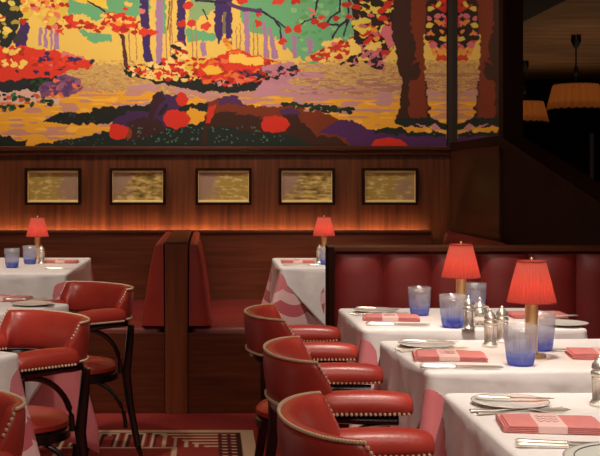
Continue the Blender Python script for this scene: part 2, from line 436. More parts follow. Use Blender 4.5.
scatter([(X0, 96), (30, 94), (58, 100), (50, 106), (26, 110), (X0, 112)], [DGR, (58, 120, 66), SAL, DRK, (200, 90, 70), DGR], 90, 3, 2.1)
poly([(38, 86), (58, 78), (66, 74), (72, 77), (80, 80), (86, 88), (80, 92), (70, 96), (62, 98), (58, 92), (42, 98)], (122, 76, 118))
scatter([(40, 86), (64, 78), (84, 84), (78, 92), (62, 96), (44, 96)], [(92, 58, 110), SAL, (180, 80, 80), (150, 96, 130), (92, 58, 110)], 44, 3.4, 2)
# middle dark masses
poly([(43, 122), (52, 117), (60, 113), (76, 113), (90, 113), (94, 107), (108, 107), (180, 104), (216, 104), (214, 114), (172, 126), (150, 123), (110, 123), (66, 125), (50, 123)], DRK)
poly([(34, 150), (36, 146), (60, 141), (84, 136), (104, 132), (130, 130), (170, 126), (190, 124), (208, 122), (X1, 140), (X1, 150)], (30, 40, 36))
poly([(X0, 137), (10, 136), (16, 141), (27, 140), (26, 150), (X0, 150)], DRK)
poly([(190, 108), (208, 114), (207, 122), (190, 125), (186, 118)], ORG)
scatter([(66, 112), (90, 114), (96, 122), (60, 122)], [(54, 66, 62)], 10, 1.4, .8)
# bank of small leaves, centre left
poly([(124, 70), (140, 66), (160, 68), (190, 76), (236, 82), (250, 90), (236, 92), (200, 92), (172, 86), (152, 82), (130, 76)], DRK)
scatter([(126, 68), (146, 64), (180, 62), (206, 66), (206, 80), (184, 80), (160, 80), (134, 75)], [PALE, YEL, RED, DRED, (246, 196, 96), PALE, DRK], 230, 3.0, 2.0)
scatter([(162, 60), (174, 58), (182, 72), (168, 76)], [RED, PALE, DRED], 22, 3.4, 2.4)
scatter([(170, 44), (187, 42), (186, 58), (174, 60)], [DRED, PALE, DRK, DRED], 24, 3, 2)
poly([(186, 60), (214, 56), (214, 72), (196, 76), (184, 70)], (226, 190, 76)); scatter([(186, 58), (214, 58), (212, 76), (190, 76)], [YEL, (214, 180, 70), RED, DRED], 30, 3.6, 2)
poly([(200, 66), (216, 56), (236, 48), (250, 54), (270, 60), (286, 64), (286, 74), (270, 82), (240, 86), (206, 84), (196, 76)], RED)
scatter([(200, 66), (236, 52), (284, 66), (270, 80), (206, 82)], [DRED, RED, (226, 110, 40), SAL, DRED], 70, 5, 2)
poly([(228, 54), (240, 53), (246, 58), (262, 58), (266, 64), (252, 66), (238, 65), (228, 63)], (246, 200, 88))
scatter([(222, 40), (232, 40), (230, 50), (218, 48)], [YEL, (236, 160, 50), (216, 120, 40)], 16, 2.6, 2)
poly([(202, 68), (216, 66), (222, 72), (208, 76)], (238, 186, 60)); poly([(270, 62), (282, 64), (280, 70), (270, 66)], (240, 180, 60))
poly([(262, 66), (292, 62), (300, 70), (286, 84), (262, 84)], (190, 130, 150)); scatter([(236, 72), (262, 72), (300, 66), (298, 74), (260, 80)], [NAVY, DRK, (176, 120, 136), (206, 130, 130), DRED, (120, 80, 96)], 56, 3.8, 1.6)
poly([(200, 82), (230, 86), (262, 82), (258, 90), (236, 93), (202, 91)], DRK); scatter([(206, 80), (250, 84), (244, 90), (212, 88)], [(200, 150, 160), DRK, DRK], 18, 2.4, 1.4)
scatter([(274, 66), (288, 64), (300, 72), (276, 80)], [(38, 36, 44), (190, 120, 140)], 16, 3.6, 1.6)
# dark floating bar
scatter([(284, 103), (300, 104), (324, 106), (352, 109), (350, 113), (326, 112), (300, 108), (284, 106)], [(38, 56, 38), (30, 42, 32)], 60, 3.2, 1.6)
# branches and round leaves
BR = (40, 34, 62)
line([(196, 1), (214, 2), (230, 4), (246, 9), (262, 12), (274, 19), (280, 28), (281, 40)], 1.0, 1.0, BR)
line([(228, 4), (244, 10), (260, 11)], 1.6, 2.0, (86, 52, 104)); line([(274, 19), (285, 28)], 1.0, .8, BR)
line([(203, 10), (208, 20)], .8, .8, BR); line([(298, 28), (304, 22), (316, 18)], .7, .7, BR)
line([(322, -20), (316, 8), (313, 20)], 1.0, .9, BR); line([(342, -30), (339, 12), (330, 18), (326, 24), (340, 26), (348, 20)], 1.0, 1.0, BR)
line([(350, -30), (348, 18), (338, 28), (332, 38)], 1.2, .9, BR); line([(354, 18), (356, 26)], .9, .8, BR); line([(348, 20), (343, 36)], 1.0, .8, BR)
for x, y, a, b in ((206, 26, 4.5, 3.8), (242, 1, 6, 3), (259, 15, 3.4, 2.6), (258, 23, 3.6, 3.4), (282, 42, 4, 3.6), (287, 30, 3.8, 3.4), (297, 29, 4.4, 4), (278, 2, 7, 3.4),
                   (295, 1, 5, 4), (192, 24, 4.6, 3.6), (188, 6, 5, 3.6), (205, 27, 4, 3.6), (205, 26, 4, 3.8), (182, 24, 4.4, 3.4), (315, 22, 3.8, 3), (323, 26, 7, 3), (322, 18, 4, 2), (346, 5, 5, 3.4), (350, 17, 4, 2),
                   (357, 10, 4, 1.6), (336, 19, 3.6, 2.4)):
    blob(x, y, a, b, rng.choice([(206, 52, 40), (190, 44, 34), (216, 66, 50)]))
scatter([(308, 8), (320, 4), (320, 16), (310, 16)], [PNK], 6, 2.4, 1.4); scatter([(234, -72), (330, -72), (330, -6), (240, -6)], [(206, 52, 40), GRN, PNK, (190, 44, 34), YEL], 90, 5, 3.4)
scatter([(180, -72), (216, -72), (216, -6), (190, 4)], [YEL, (206, 52, 40), PNK], 30, 5, 3)
# foliage right of centre
poly([(356, -72), (396, -72), (394, 30), (392, 50), (380, 62), (384, 70), (372, 68), (362, 50), (354, 44), (352, 20)], (48, 28, 26))
scatter([(356, -72), (396, -72), (394, 30), (388, 54), (372, 60), (356, 40), (354, 10)], [(224, 204, 84), (236, 150, 60), (200, 48, 34), (48, 28, 26), (210, 100, 110), (224, 204, 84), (206, 52, 40), (48, 28, 26)], 230, 4.4, 2.7)
poly([(384, 26), (394, 26), (396, 34), (394, 46), (388, 48), (380, 34)], (214, 112, 128))
poly([(322, 44), (334, 38), (344, 40), (336, 48), (322, 48)], (240, 204, 110)); blob(334, 44, 4, 2.4, PNK)
scatter([(306, 59), (330, 46), (352, 38), (356, 50), (340, 58), (318, 62)], [(206, 52, 34), DRED, (242, 176, 96), (206, 52, 34), (240, 200, 100)], 95, 3.8, 2)
scatter([(336, 68), (350, 58), (364, 44), (384, 56), (382, 70), (366, 62), (350, 66)], [(196, 106, 128), (206, 120, 130), (48, 28, 30), (196, 106, 128)], 70, 3.6, 2.1)
poly([(348, 38), (354, 40), (360, 50), (358, 56), (348, 56), (350, 46)], (246, 208, 104)); scatter([(366, 42), (380, 44), (378, 52), (364, 48)], [(240, 204, 100)], 9, 3.4, 2)
# foliage right of the big trunk
poly([(424, -72), (X1+2, -72), (X1+2, 42), (440, 52), (432, 44), (424, 34)], (46, 28, 24))
scatter([(424, -72), (448, -72), (448, 46), (436, 60), (428, 40)], [(224, 200, 84), (206, 56, 36), (46, 28, 24), (230, 140, 60), (190, 44, 34), (214, 112, 128), (46, 28, 24)], 110, 4, 2.6)
scatter([(432, 50), (446, 48), (446, 62), (438, 62)], [(206, 66, 46), (236, 160, 60)], 10, 3.4, 2.6)
# big trunk and its base
poly([(390, -72), (430, -72), (428, 14), (424, 40), (424, 60), (426, 84), (430, 120), (414, 128), (396, 122), (401, 96), (402, 80), (397, 70), (395, 52), (391, 34), (393, 10)], DBR)
poly([(412, -72), (428, -72), (426, 20), (423, 44), (425, 84), (427, 119), (408, 119), (409, 84), (414, 60), (416, 44), (410, 30)], BRN)
poly([(410, 66), (418, 62), (420, 74), (414, 82), (408, 76)], DBR)
poly([(394, 119), (410, 118), (428, 118), (446, 124), (448, 130), (438, 128), (428, 129), (416, 126), (406, 128), (396, 124)], (32, 40, 34))
scatter([(408, 124), (446, 126), (446, 134), (420, 133)], [(206, 140, 150), (32, 40, 34), (240, 190, 90)], 16, 3.4, 1.5)
# logs and hill
poly([(206, 103), (214, 100), (224, 97), (234, 97), (242, 103), (256, 106), (290, 107), (312, 111), (330, 115), (348, 125), (360, 134), (376, 150), (200, 150), (205, 124), (207, 112)], BRN)
poly([(206, 118), (222, 113), (240, 114), (262, 118), (282, 120), (300, 122), (316, 136), (330, 140), (340, 150), (200, 150)], DBR)
poly([(282, 112), (296, 114), (308, 128), (318, 136), (338, 138), (352, 150), (288, 150)], DBR)
poly([(218, 100), (226, 96), (236, 97), (244, 104), (248, 107), (238, 106), (228, 104), (220, 106)], (84, 44, 92))
poly([(280, 109), (296, 109), (300, 114), (286, 115), (280, 113)], (84, 44, 92))
poly([(320, 132), (330, 124), (340, 120), (354, 122), (366, 128), (384, 130), (400, 132), (446, 136), (448, 150), (352, 150), (344, 138), (330, 134)], (84, 42, 96))
poly([(372, 130), (386, 127), (402, 128), (408, 132), (446, 134), (446, 137), (400, 135), (374, 133)], (34, 42, 36))
poly([(205, 150), (207, 130), (222, 126), (250, 132), (290, 136), (310, 144), (312, 150)], (32, 42, 38))
poly([(208, 108), (216, 104), (214, 112), (210, 124), (206, 124)], (206, 52, 34), .5)
poly([(112, 126), (118, 118), (126, 112), (150, 112), (154, 108), (151, 100), (155, 94), (162, 92), (168, 96), (178, 94), (184, 104), (178, 112), (164, 130), (140, 134), (120, 134)], (70, 38, 84))
poly([(151, 98), (156, 93), (162, 93), (166, 100), (160, 104), (154, 118), (148, 120), (150, 108)], (58, 30, 40))
poly([(128, 122), (140, 117), (160, 120), (164, 130), (146, 138), (130, 138)], (60, 32, 34))
poly([(126, 128), (133, 130), (132, 138), (126, 140)], (136, 62, 36))
line([(160, 114), (167, 105)], 2.0, 1.4, (48, 28, 34))
for x, y, a, b in ((118.5, 132, 10, 8.6), (176.5, 119.5, 14, 10.5), (182, 99.5, 6.4, 7.2), (274.5, 124.5, 15, 9.4), (388, 145, 18, 8)):
    P = [(x+a*math.cos(t)*(1+.08*math.cos(3*t)), y+b*math.sin(t)*(1+.06*math.sin(2*t+1))) for t in np.linspace(0, 2*math.pi, 9)[:-1]]
    poly(P, (216, 50, 34), .5)
for _ in range(90):
    x = rng.uniform(130, 286); y = rng.uniform(126, 144)
    if (x-176)**2/200+(y-119)**2/120 < 1 or (x-274)**2/260+(y-124)**2/100 < 1: continue
    blob(x, y, rng.uniform(.6, 1.6), .5, (98, 126, 112), rng.uniform(-1.4, 1.4), .2)
for _ in range(22): blob(rng.uniform(60, 110), rng.uniform(138, 145), .9, .4, (78, 96, 88), rng.uniform(-1, 1), .2)
mx = (gx-XV)/151.0; mz = H-(gy-YH)/151.0
co = np.stack([mx, np.full_like(mx, WY-.022), mz], -1)
root = empty('forest_mural', (0, 0, 0), 0, 'long painted mural of a bright autumn forest above the wood panelling', 'mural')
mo = grid_mesh('painted_canvas', nx, ny, co, img, M['mural']); mo.parent = root
MB().box(mx.min(), WY-.021, mz.min(), mx.max(), WY-.001, mz.max()).build('backing_board', M['wood_dark'], root, smooth=False)

# ------------------------------------------------------------------ framed water-garden pictures
def picture_mat(name, seed, a, b, c, split):
    m = bpy.data.materials.new(name); m.use_nodes = True
    n, l = m.node_tree.nodes, m.node_tree.links
    bs = n['Principled BSDF']; bs.inputs['Roughness'].default_value = .45
    tc = n.new('ShaderNodeTexCoord'); mp = n.new('ShaderNodeMapping')
    mp.inputs['Location'].default_value = (seed*3.1, 0, seed*1.7); mp.inputs['Scale'].default_value = (16, 1, 46)
    nz = n.new('ShaderNodeTexNoise'); nz.inputs['Scale'].default_value = 1; nz.inputs['Detail'].default_value = 4
    cr = n.new('ShaderNodeValToRGB'); e = cr.color_ramp.elements
    e[0].position = .33; e[0].color = a; e[1].position = .64; e[1].color = c
    x = e.new(.5); x.color = b
    n2 = n.new('ShaderNodeTexNoise'); n2.inputs['Scale'].default_value = 9
    sp = n.new('ShaderNodeSeparateXYZ'); ad = n.new('ShaderNodeMath'); ad.operation = 'MULTIPLY_ADD'
    ad.inputs[1].default_value = split
    r2 = n.new('ShaderNodeValToRGB'); r2.color_ramp.elements[0].position = .5; r2.color_ramp.elements[1].position = .72
    mx_ = n.new('ShaderNodeMixRGB'); mx_.inputs[2].default_value = (.40, .24, .17, 1)
    l.new(tc.outputs['Object'], mp.inputs[0]); l.new(mp.outputs[0], nz.inputs[0]); l.new(nz.outputs['Fac'], cr.inputs[0])
    l.new(tc.outputs['Object'], n2.inputs[0]); l.new(tc.outputs['Object'], sp.inputs[0])
    l.new(sp.outputs[0], ad.inputs[0]); l.new(n2.outputs['Fac'], ad.inputs[2])
    l.new(ad.outputs[0], r2.inputs[0]); l.new(r2.outputs[0], mx_.inputs[0]); l.new(cr.outputs[0], mx_.inputs[1])
    l.new(mx_.outputs[0], bs.inputs['Base Color'])
    return m
dk, oc, pa = (.10, .055, .012, 1), (.46, .30, .06, 1), (.80, .60, .24, 1)
pics = [(53.5, 1, 2.2, 'framed pond picture with lilac at its right, leftmost of the row', oc, oc),
        (138, 2, -1.6, 'framed pond picture with dark lily pads at its lower right, second from the left', dk, oc),
        (223.5, 3, -2.4, 'framed lilac pond picture with yellow reeds at right, above the divider, middle of the row', oc, oc),
        (306.5, 4, -1.5, 'framed ochre pond picture above the small red lamp, fourth from the left', dk, oc),
        (389.5, 5, 1.2, 'framed yellow pond picture nearest the corner post, rightmost of the row', oc, oc)]
for px, sd, sp_, lab, a_, b_ in pics:
    cx = (px-XV)/151; cz = H-6.5/151
    root = empty('framed_picture', (cx, WY, cz-.12), 0, lab, 'picture', 'framed pond pictures on the panelled wall')
    w, h, t = .185, .122, .018
    f = MB()
    f.box(-w, -.045, .12-h, w, 0, .12-h+t, .003).box(-w, -.045, .12+h-t, w, 0, .12+h, .003)
    f.box(-w, -.045, .12-h+t, -w+t, 0, .12+h-t).box(w-t, -.045, .12-h+t, w, 0, .12+h-t)
    f.build('frame', M['wood_dark'], root, smooth=False)
    g = MB(); w2, h2, t2 = w-t, h-t, .010
    g.prism([(-.040, .12-h2), (-.040, .12-h2+.003), (-.014, .12-h2+t2+.006), (-.014, .12-h2)], -w2, w2, 'x')
    g.prism([(-.040, .12+h2), (-.040, .12+h2-.003), (-.014, .12+h2-t2-.004), (-.014, .12+h2)], -w2, w2, 'x')
    g.box(-w2, -.03, .12-h2, -w2+.004, -.01, .12+h2).box(w2-.004, -.03, .12-h2, w2, -.01, .12+h2)
    g.build('gilt_slip', M['gilt'], root, smooth=False)
    MB().box(-w2, -.013, .12-h2, w2, -.004, .12+h2).build('canvas', picture_mat('pond_%d' % sd, sd, a_, b_, pa, sp_), root, smooth=False)

# ------------------------------------------------------------------ booths
def divider(x0, x1, lab):
    r = empty('booth_divider', ((x0+x1)/2, 6.7, 0), 0, lab, 'partition')
    w = (x1-x0)/2
    MB().box(-w+.004, -.60, 0, w-.004, .795, .885).build('side_panel', M['wood_h'], r, smooth=False)
    MB().box(-w, -.66, 0, w, -.60, .893, .003).build('end_post', M['wood_post'], r, smooth=False)
    MB().box(-w, -.66, .893, w, .795, .906, .004).build('cap', M['wood_trim'], r, smooth=False)
    return r
divider(-.232, -.112, 'wooden divider with a broad end post between the two booths')
def bench(xw, sgn, lab, ylen=1.43, depth=.52, lm='leather'):
    """xw = the divider/wall face the back leans on; sgn = way it faces"""
    r = empty('booth_bench', (xw, 6.06, 0), 0, lab, 'bench', 'booth benches')
    X = lambda a: sgn*a
    MB().box(min(X(0), X(depth)), .03, 0, max(X(0), X(depth)), ylen, .36).box(min(X(0), X(depth)), 0, 0, max(X(0), X(depth)), .03, .425, .003).build('base', M['wood_h'], r, smooth=False)
    b = MB().box(min(X(.02), X(depth-.005)), .032, .362, max(X(.02), X(depth-.005)), ylen, .452, .025)
    b.build('seat_cushion', M['leather_dk'], r)
    # wedge-shaped padded back, narrow at the top, with a rounded front end
    secs = []
    prof = [(0.004, .46), (.122, .46), (.110, .56), (.088, .72), (.064, .84), (.050, .888), (.030, .897), (.008, .888)]
    for k, (y, q) in enumerate([(.0, .72), (.012, .90), (.04, 1), (ylen*.5, 1), (ylen, 1)]):
        secs.append([(X(.004+(a-.004)*q), y+.005, .46+(z-.46)*(.97+.03*q)) for a, z in prof])
    MB().loft(secs).build('back_cushion', M[lm], r)
    return r
bench(-.234, -1, 'red leather booth bench on the left side of the divider, facing left')
bench(-.110, 1, 'red leather booth bench on the right side of the divider, facing right')
bench(1.59, -1, 'red leather booth bench along the dark side wall, mostly behind the front banquette', lm='leather_dk')  # darker leather puts the low light in this corner into the colour

# front banquette: wooden back panel with red channelled upholstery
BY = 4.45
r = empty('channelled_banquette', (.48, BY, 0), 0, 'long red channelled banquette with a wooden cap and end post behind the bright tables', 'banquette')
bx = lambda X: X-.48
MB().box(bx(.475), .0, 0, bx(1.95), .075, .955).build('back_panel', M['wood_h'], r, smooth=False)
MB().box(bx(.458), -.04, 0, bx(.482), .08, .972, .003).build('end_post', M['wood_dark'], r, smooth=False)
MB().box(bx(.458), -.035, .955, bx(1.95), .085, .975, .004).build('cap', M['wood_trim'], r, smooth=False)
seams = [.484, .674, .862, 1.052, 1.235, 1.42, 1.605, 1.79, 1.94]
for a, b in zip(seams, seams[1:]):
    secs = []
    for z, q in ((.10, .3), (.12, .9), (.20, 1), (.55, 1), (.86, 1), (.925, .92), (.945, .5), (.948, .0)):
        s_ = []
        for i in range(13):
            t = i/12; s_.append((bx(a+.001+(b-a-.002)*t), -.001-.030*q*max(0, math.sin(math.pi*t))**.55, z))
        s_ += [(bx(b-.001), -.0005, z), (bx(a+.001), -.0005, z)]
        secs.append(s_)
    MB().loft(secs).build('back_channel', M['leather_dk'], r)
r = empty('window_bench', (1.62, 3.0, 0), 0, 'red leather bench running beside the bright tables at the right edge', 'bench')
MB().box(-.26, -1.6, 0, .26, 1.38, .37).build('base', M['wood_h'], r, smooth=False)
MB().box(-.27, -1.6, .372, .26, 1.38, .46, .03).build('seat_cushion', M['leather_dk'], r)

# ------------------------------------------------------------------ tables and cloths
def rounded_rect(w, d, rad, n_side, n_cor):
    """closed loop of (x, y, nx, ny, side, t) clockwise from right side"""
    out = []
    cs = [(w/2-rad, d/2-rad, 0), (-w/2+rad, d/2-rad, 90), (-w/2+rad, -d/2+rad, 180), (w/2-rad, -d/2+rad, 270)]
    for k, (cx, cy, a0) in enumerate(cs):
        for i in range(n_cor+1):
            a = R(a0+90*i/n_cor); out.append([cx+rad*math.cos(a), cy+rad*math.sin(a), math.cos(a), math.sin(a)])
        nxt = cs[(k+1) % 4]; a1 = R(nxt[2])
        x0, y0 = cx+rad*math.cos(R(a0+90)), cy+rad*math.sin(R(a0+90)); x1, y1 = nxt[0]+rad*math.cos(a1), nxt[1]+rad*math.sin(a1)
        for i in range(1, n_side):
            t = i/n_side; out.append([x0+(x1-x0)*t, y0+(y1-y0)*t, math.cos(a1), math.sin(a1)])
    return out

def cloth(name, w, d, z, drop_fn, m, off, ripple, flare, seed, ymax=None, corner_amp=0, rings=14):
    """cloth lying on a w x d top and hanging; drop_fn(dist_to_nearest_corner, side_len) -> hem length"""
    rnd = random.Random(seed)
    loop = rounded_rect(w+2*off, d+2*off, .022, 30, 5)
    n = len(loop); b = bmesh.new(); uvl = b.loops.layers.uv.new('UVMap')
    per = [0]
    for i in range(n):
        a, c = loop[i], loop[(i+1) % n]; per.append(per[-1]+math.hypot(c[0]-a[0], c[1]-a[1]))
    ph = [rnd.uniform(0, 6.28) for _ in range(6)]
    P = per[-1]
    uvs = {}; rows = []
    def add(co, u, v):
        q = b.verts.new(co); uvs[q] = (u, v); return q
    for frac in (.0, .35, .7, .93):
        if frac == 0: continue
        rows.append([add((x*frac, y*frac, z + .0012*math.sin(9*x*frac+ph[0])*math.sin(8*y*frac+ph[1])), per[i], 0) for i, (x, y, _, _) in enumerate(loop)])
    for (o_, dz) in ((-.012, 0), (-.004, -.0012), (0, -.006)):
        rows.append([add((x+nx_*o_, y+ny_*o_, z+dz), per[i], 0) for i, (x, y, nx_, ny_) in enumerate(loop)])
    for k in range(1, rings+1):
        row = []
        for i, (x, y, nx_, ny_) in enumerate(loop):
            dc = math.hypot(w/2+off-abs(x), d/2+off-abs(y))       # distance from the nearest corner
            side = d if abs(nx_) > abs(ny_) else w
            L = drop_fn(dc, side)
            v = L*k/rings
            u = per[i]
            rp = ripple*min(1, v/.16)*(math.sin(2*math.pi*u/P*round(P/.13)+ph[2]) + .6*math.sin(2*math.pi*u/P*round(P/.21)+ph[3]))*.6
            rp = max(rp, -.004-ripple*.2)
            cf = corner_amp*math.exp(-(dc/.075)**2)*min(1, v/.5)
            cr_ = -.35*corner_amp*math.exp(-((dc-.13)/.05)**2)*min(1, v/.4)
            o_ = flare*v + rp + max(cr_, -.01)
            dx, dy = x/max(1e-6, abs(x)), y/max(1e-6, abs(y))
            xx = x + nx_*o_ + dx*cf*.707; yy = y + ny_*o_ + dy*cf*.707
            if ymax is not None: yy = min(yy, ymax)
            row.append(add((xx, yy, z-.008-v+.3*cf*v), u, v))
        rows.append(row)
    fs = [b.faces.new(rows[0])]
    for a, c in zip(rows, rows[1:]):
        for i in range(n):
            fs.append(b.faces.new((a[i], c[i], c[(i+1) % n], a[(i+1) % n])))
    for f in b.faces:
        us = [uvs[l.vert][0] for l in f.loops]
        for l in f.loops:
            u, v = uvs[l.vert]
            if max(us)-min(us) > P/2 and u < P/2: u += P
            l[uvl].uv = (u, v)
    bmesh.ops.recalc_face_normals(b, faces=b.faces)
    me = bpy.data.meshes.new(name); b.to_mesh(me); b.free(); me.materials.append(m)
    for p in me.polygons: p.use_smooth = True
    o = bpy.data.objects.new(name, me); C.objects.link(o)
    md = o.modifiers.new('thick', 'SOLIDIFY'); md.thickness = .0016; md.offset = 1
    return o

TZ = .75
def table(cx, cy, w, d, rz, tl, ul, ol, seed, ymax=None, over=None, uamp=.11, udrop=.42, um='under'):
    r = empty('dining_table', (cx, cy, 0), rz, tl, 'table', None)
    MB().box(-w/2, -d/2, .712, w/2, d/2, .741, .004).build('tabletop', M['wood_h'], r, smooth=False)
    MB().lathe([(.045, .03), (.032, .06), (.030, .68), (.05, .711)], 16, closed=True).build('pedestal', M['black'], r)
    MB().box(-w*.36, -.03, 0, w*.36, .03, .03, .005).box(-.03, -d*.36, 0, .03, d*.36, .03, .005).build('base', M['black'], r)
    u = cloth('undercloth', w, d, .7445, lambda dc, s: udrop+.19*math.exp(-(dc/.11)), M[um], .003, .011, .03, seed, ymax, uamp)
    u.location = (cx, cy, 0); u.rotation_euler.z = rz; tag(u, ul, 'tablecloth', None)
    dropf = over or (lambda dc, s: .045+min(dc, s-dc, s/2)*1.12)
    o = cloth('overlay_cloth', w, d, .7492, dropf, M['linen'], .0065, .011, .06, seed, None if ymax is None else ymax+.004, 0)
    o.location = (cx, cy, 0); o.rotation_euler.z = rz; tag(o, ol, 'tablecloth', None)
    return r
# right-hand row, front to back: T4, T3, T2
T2 = (.49, 4.31, .715, .60, 1.0); T3 = (.515, 3.43, .72, .56, 4.0); T4 = (.535, 2.59, .74, .86, .5)
for (x, yb, w, d, an), nm, sd, ym, tp in ((T2, 'farthest of the three bright tables, against the banquette', 1, .055, 'far'),
                                  (T3, 'middle one of the three bright tables at right', 2, None, 'mid'),
                                  (T4, 'nearest table at the bottom right corner', 3, None, 'near')):
    ca, sa = math.cos(R(an)), math.sin(R(an))
    table(x+w/2*ca+d/2*sa, yb-d/2*ca+w/2*sa-(.012 if an == 1 else 0), w, d, R(an), 'cloth-covered square dining table, '+nm,
          ('pale pink undercloth of the ' if sd == 1 else 'rose pink undercloth of the ')+nm, 'white linen top cloth of the '+nm, sd, (d/2+ym) if ym else None, um='under' if sd == 1 else 'rose')
# booth tables
table(.395+.34, 6.68, .68, .78, 0, 'small dining table standing in the right booth behind the banquette', 'pink scalloped undercloth hanging to a point in the right booth',
      'white top cloth folded diagonally on the table in the right booth', 4, uamp=.17, udrop=.43)
table(-.735-.37, 6.50, .74, 1.20, 0, 'long dining table in the left booth under the far red lamp', 'pink undercloth showing at the corner of the table in the left booth',
      'white top cloth of the long table in the left booth', 5)
A2 = R(-32)
n_, t_ = Vector((.53, .85)), Vector((.85, -.53)); h_ = .33
c2 = Vector((-.545, 4.457)) - n_*h_ - t_*h_; c3 = Vector((-.530, 3.19)) - n_*h_ - t_*h_
table(c2.x, c2.y, .66, .66, A2, 'square dining table turned cornerwise in the second row at left', 'deep pink undercloth with a hanging corner, second row at left',
      'white top cloth of the cornerwise table in the second row at left', 6, um='rose')
table(c3.x, c3.y, .66, .66, A2, 'square dining table at the left edge, its corner nearest the camera', 'pale pink undercloth of the table cut off by the left edge',
      'white top cloth corner poking in at the left edge', 7)

# ------------------------------------------------------------------ armchair
def make_chair(label, group):
    r = empty('armchair', (0, 0, 0), 0, label, 'chair', group)
    ax, ay, x0 = .100, .205, -.040
    SEG = 40
    # backrest: C-shaped padded band whose ends swoop down to the arms
    secs = []; nails = []; nail2 = []
    for i in range(SEG+1):
        a = R(76) + R(208)*i/SEG
        c, s = math.cos(a), math.sin(a)
        q = min(i, SEG-i)/SEG
        zt = .780 - .076*max(0, 1-q/.10)**1.0 if q < .10 else .780
        zb = .648
        def pt(o, z): return Vector((x0+(ax+o)*c, (ay+o)*s, z))
        th = .024; lean = .012*(zt-zb)/.13
        secs.append([pt(-th*.5, zb), pt(th*.7, zb-.004), pt(th+.002, zb+.014), pt(th+lean*.6, (zb+zt)/2), pt(th+lean, zt-.010), pt(th*.5+lean, zt), pt(-th*.3+lean, zt), pt(-th+lean, zt-.014), pt(-th*1.15, (zb+zt)/2), pt(-th, zb+.012)])
    MB().loft(secs).build('backrest', M['leather'], r, smooth='full', sub=1)
    def nails(pts):
        q_ = MB()
        for p in pts: q_.ball(p, .0043, 6)
        q_.build('nailhead_trim', M['nail'], r, label='row of small brass nailheads')
    top, bot = [], []
    for i in range(1, 2*SEG):
        a = R(76)+R(208)*i/(2*SEG); c, s = math.cos(a), math.sin(a); q = min(i, 2*SEG-i)/(2*SEG)
        zt = .780 - .076*max(0, 1-q/.10)**1.0 if q < .10 else .780
        th, lean = .024, .012*(zt-.648)/.13
        if q > .03: top.append((x0+(ax+th*.75+lean)*c, (ay+th*.75+lean)*s, zt-.003))
        if q > .06: bot.append((x0+(ax+th+.002)*c, (ay+th+.002)*s, .654))
    nails(top); nails(bot)
    for yy in (.2605, -.2605, .181, -.181): nails([(-.02+.0118*k, yy, .652) for k in range(17)])
    for sg in (-1, 1):
        secs = []
        for k, (x, q, up) in enumerate([(-.050, .7, -.012), (-.035, .9, -.003), (-.01, 1, 0), (.05, 1.03, .002), (.11, 1.05, .001), (.155, 1.03, -.003), (.176, .92, -.008), (.186, .70, -.016)]):
            cy = sg*(.219); hw = .042*q; zt = .704+up; zb = .644
            secs.append([(x, cy-hw*.92, zb), (x, cy+hw*.92, zb), (x, cy+hw, zb+.018), (x, cy+hw*.92, zt-.018), (x, cy+hw*.55, zt-.003), (x, cy, zt), (x, cy-hw*.55, zt-.003), (x, cy-hw*.92, zt-.018), (x, cy-hw, zb+.018)])
        MB().loft(secs).build('armrest', M['leather'], r, smooth='full', sub=1)
    # black bentwood frame
    fr = MB()
    pts = [(.15, -.215, .628)] + [(.05, -.219, .632)] + [(x0+(ax+.004)*math.cos(R(284-208*i/20)), (ay+.004)*math.sin(R(284-208*i/20)), .632) for i in range(21)] + [(.05, .219, .632), (.15, .215, .628)]
    fr.tube(pts, .013, 8)
    fr.lathe([(.155, .385), (.168, .390), (.168, .418), (.155, .424)], 28, .03, 0, 0, closed=True)
    fr.build('frame', M['black'], r)
    MB().lathe([(.150, .424), (.162, .430), (.164, .446), (.148, .462), (.09, .472), (.001, .476)], 28, .03, 0, 0, closed=True).build('seat', M['leather'], r)
    for sg in (-1, 1):
        MB().tube([(-.09, sg*.214, .628), (-.088, sg*.205, .54), (-.085, sg*.188, .42), (-.10, sg*.19, .30), (-.13, sg*.205, .12), (-.165, sg*.225, 0)], [.015, .017, .019, .017, .014, .011], 8).build('leg', M['black'], r)
        MB().tube([(.11, sg*.125, .42), (.125, sg*.14, .25), (.165, sg*.175, 0)], [.018, .016, .011], 8).build('leg', M['black'], r)
        # bracket sweeping from under the arm down to the seat ring
        p = []
        for i in range(13):
            t = i/12*math.pi/2; p.append((.13-.185*math.sin(t), sg*(.214-.028*(i/12)), .618-.19*(1-math.cos(t))))
        MB().tube(p, [.010]*13, 8).build('arm_bracket', M['black'], r)
        p = [(x0+.09-.14*math.sin(t)+.01, sg*(.10+.09*math.sin(t)), .395-.20*(1-math.cos(t))) for t in [i/10*math.pi/2 for i in range(11)]]
        MB().tube(p, .009, 8).build('leg_brace', M['black'], r)
    return r
G1 = 'red leather armchairs'
chair = make_chair('red leather barrel armchair at the farthest bright table, rearmost of the three right-hand chairs', G1)
chair.location = (.49-.196, 3.955, 0); chair.rotation_euler.z = R(1)
def chair_at(x, y, deg, lab): return copy_tree(chair, (x, y, 0), R(deg), lab, G1)
chair_at(.515-.196, 3.09, 1, 'red leather barrel armchair in the middle of the three right-hand chairs')
chair_at(.535-.228, 2.22, 4, 'nearest red leather barrel armchair at bottom centre, its arm beside the near table')
chair_at(-.530, 4.90, 219, 'red leather armchair farthest back at left, in front of the left booth')
chair_at(-.598, 3.79, 219, 'large red leather armchair in the second row at left, back towards the aisle')
chair_at(-.600, 2.375, 232, 'red leather armchair cut off by the bottom left corner')

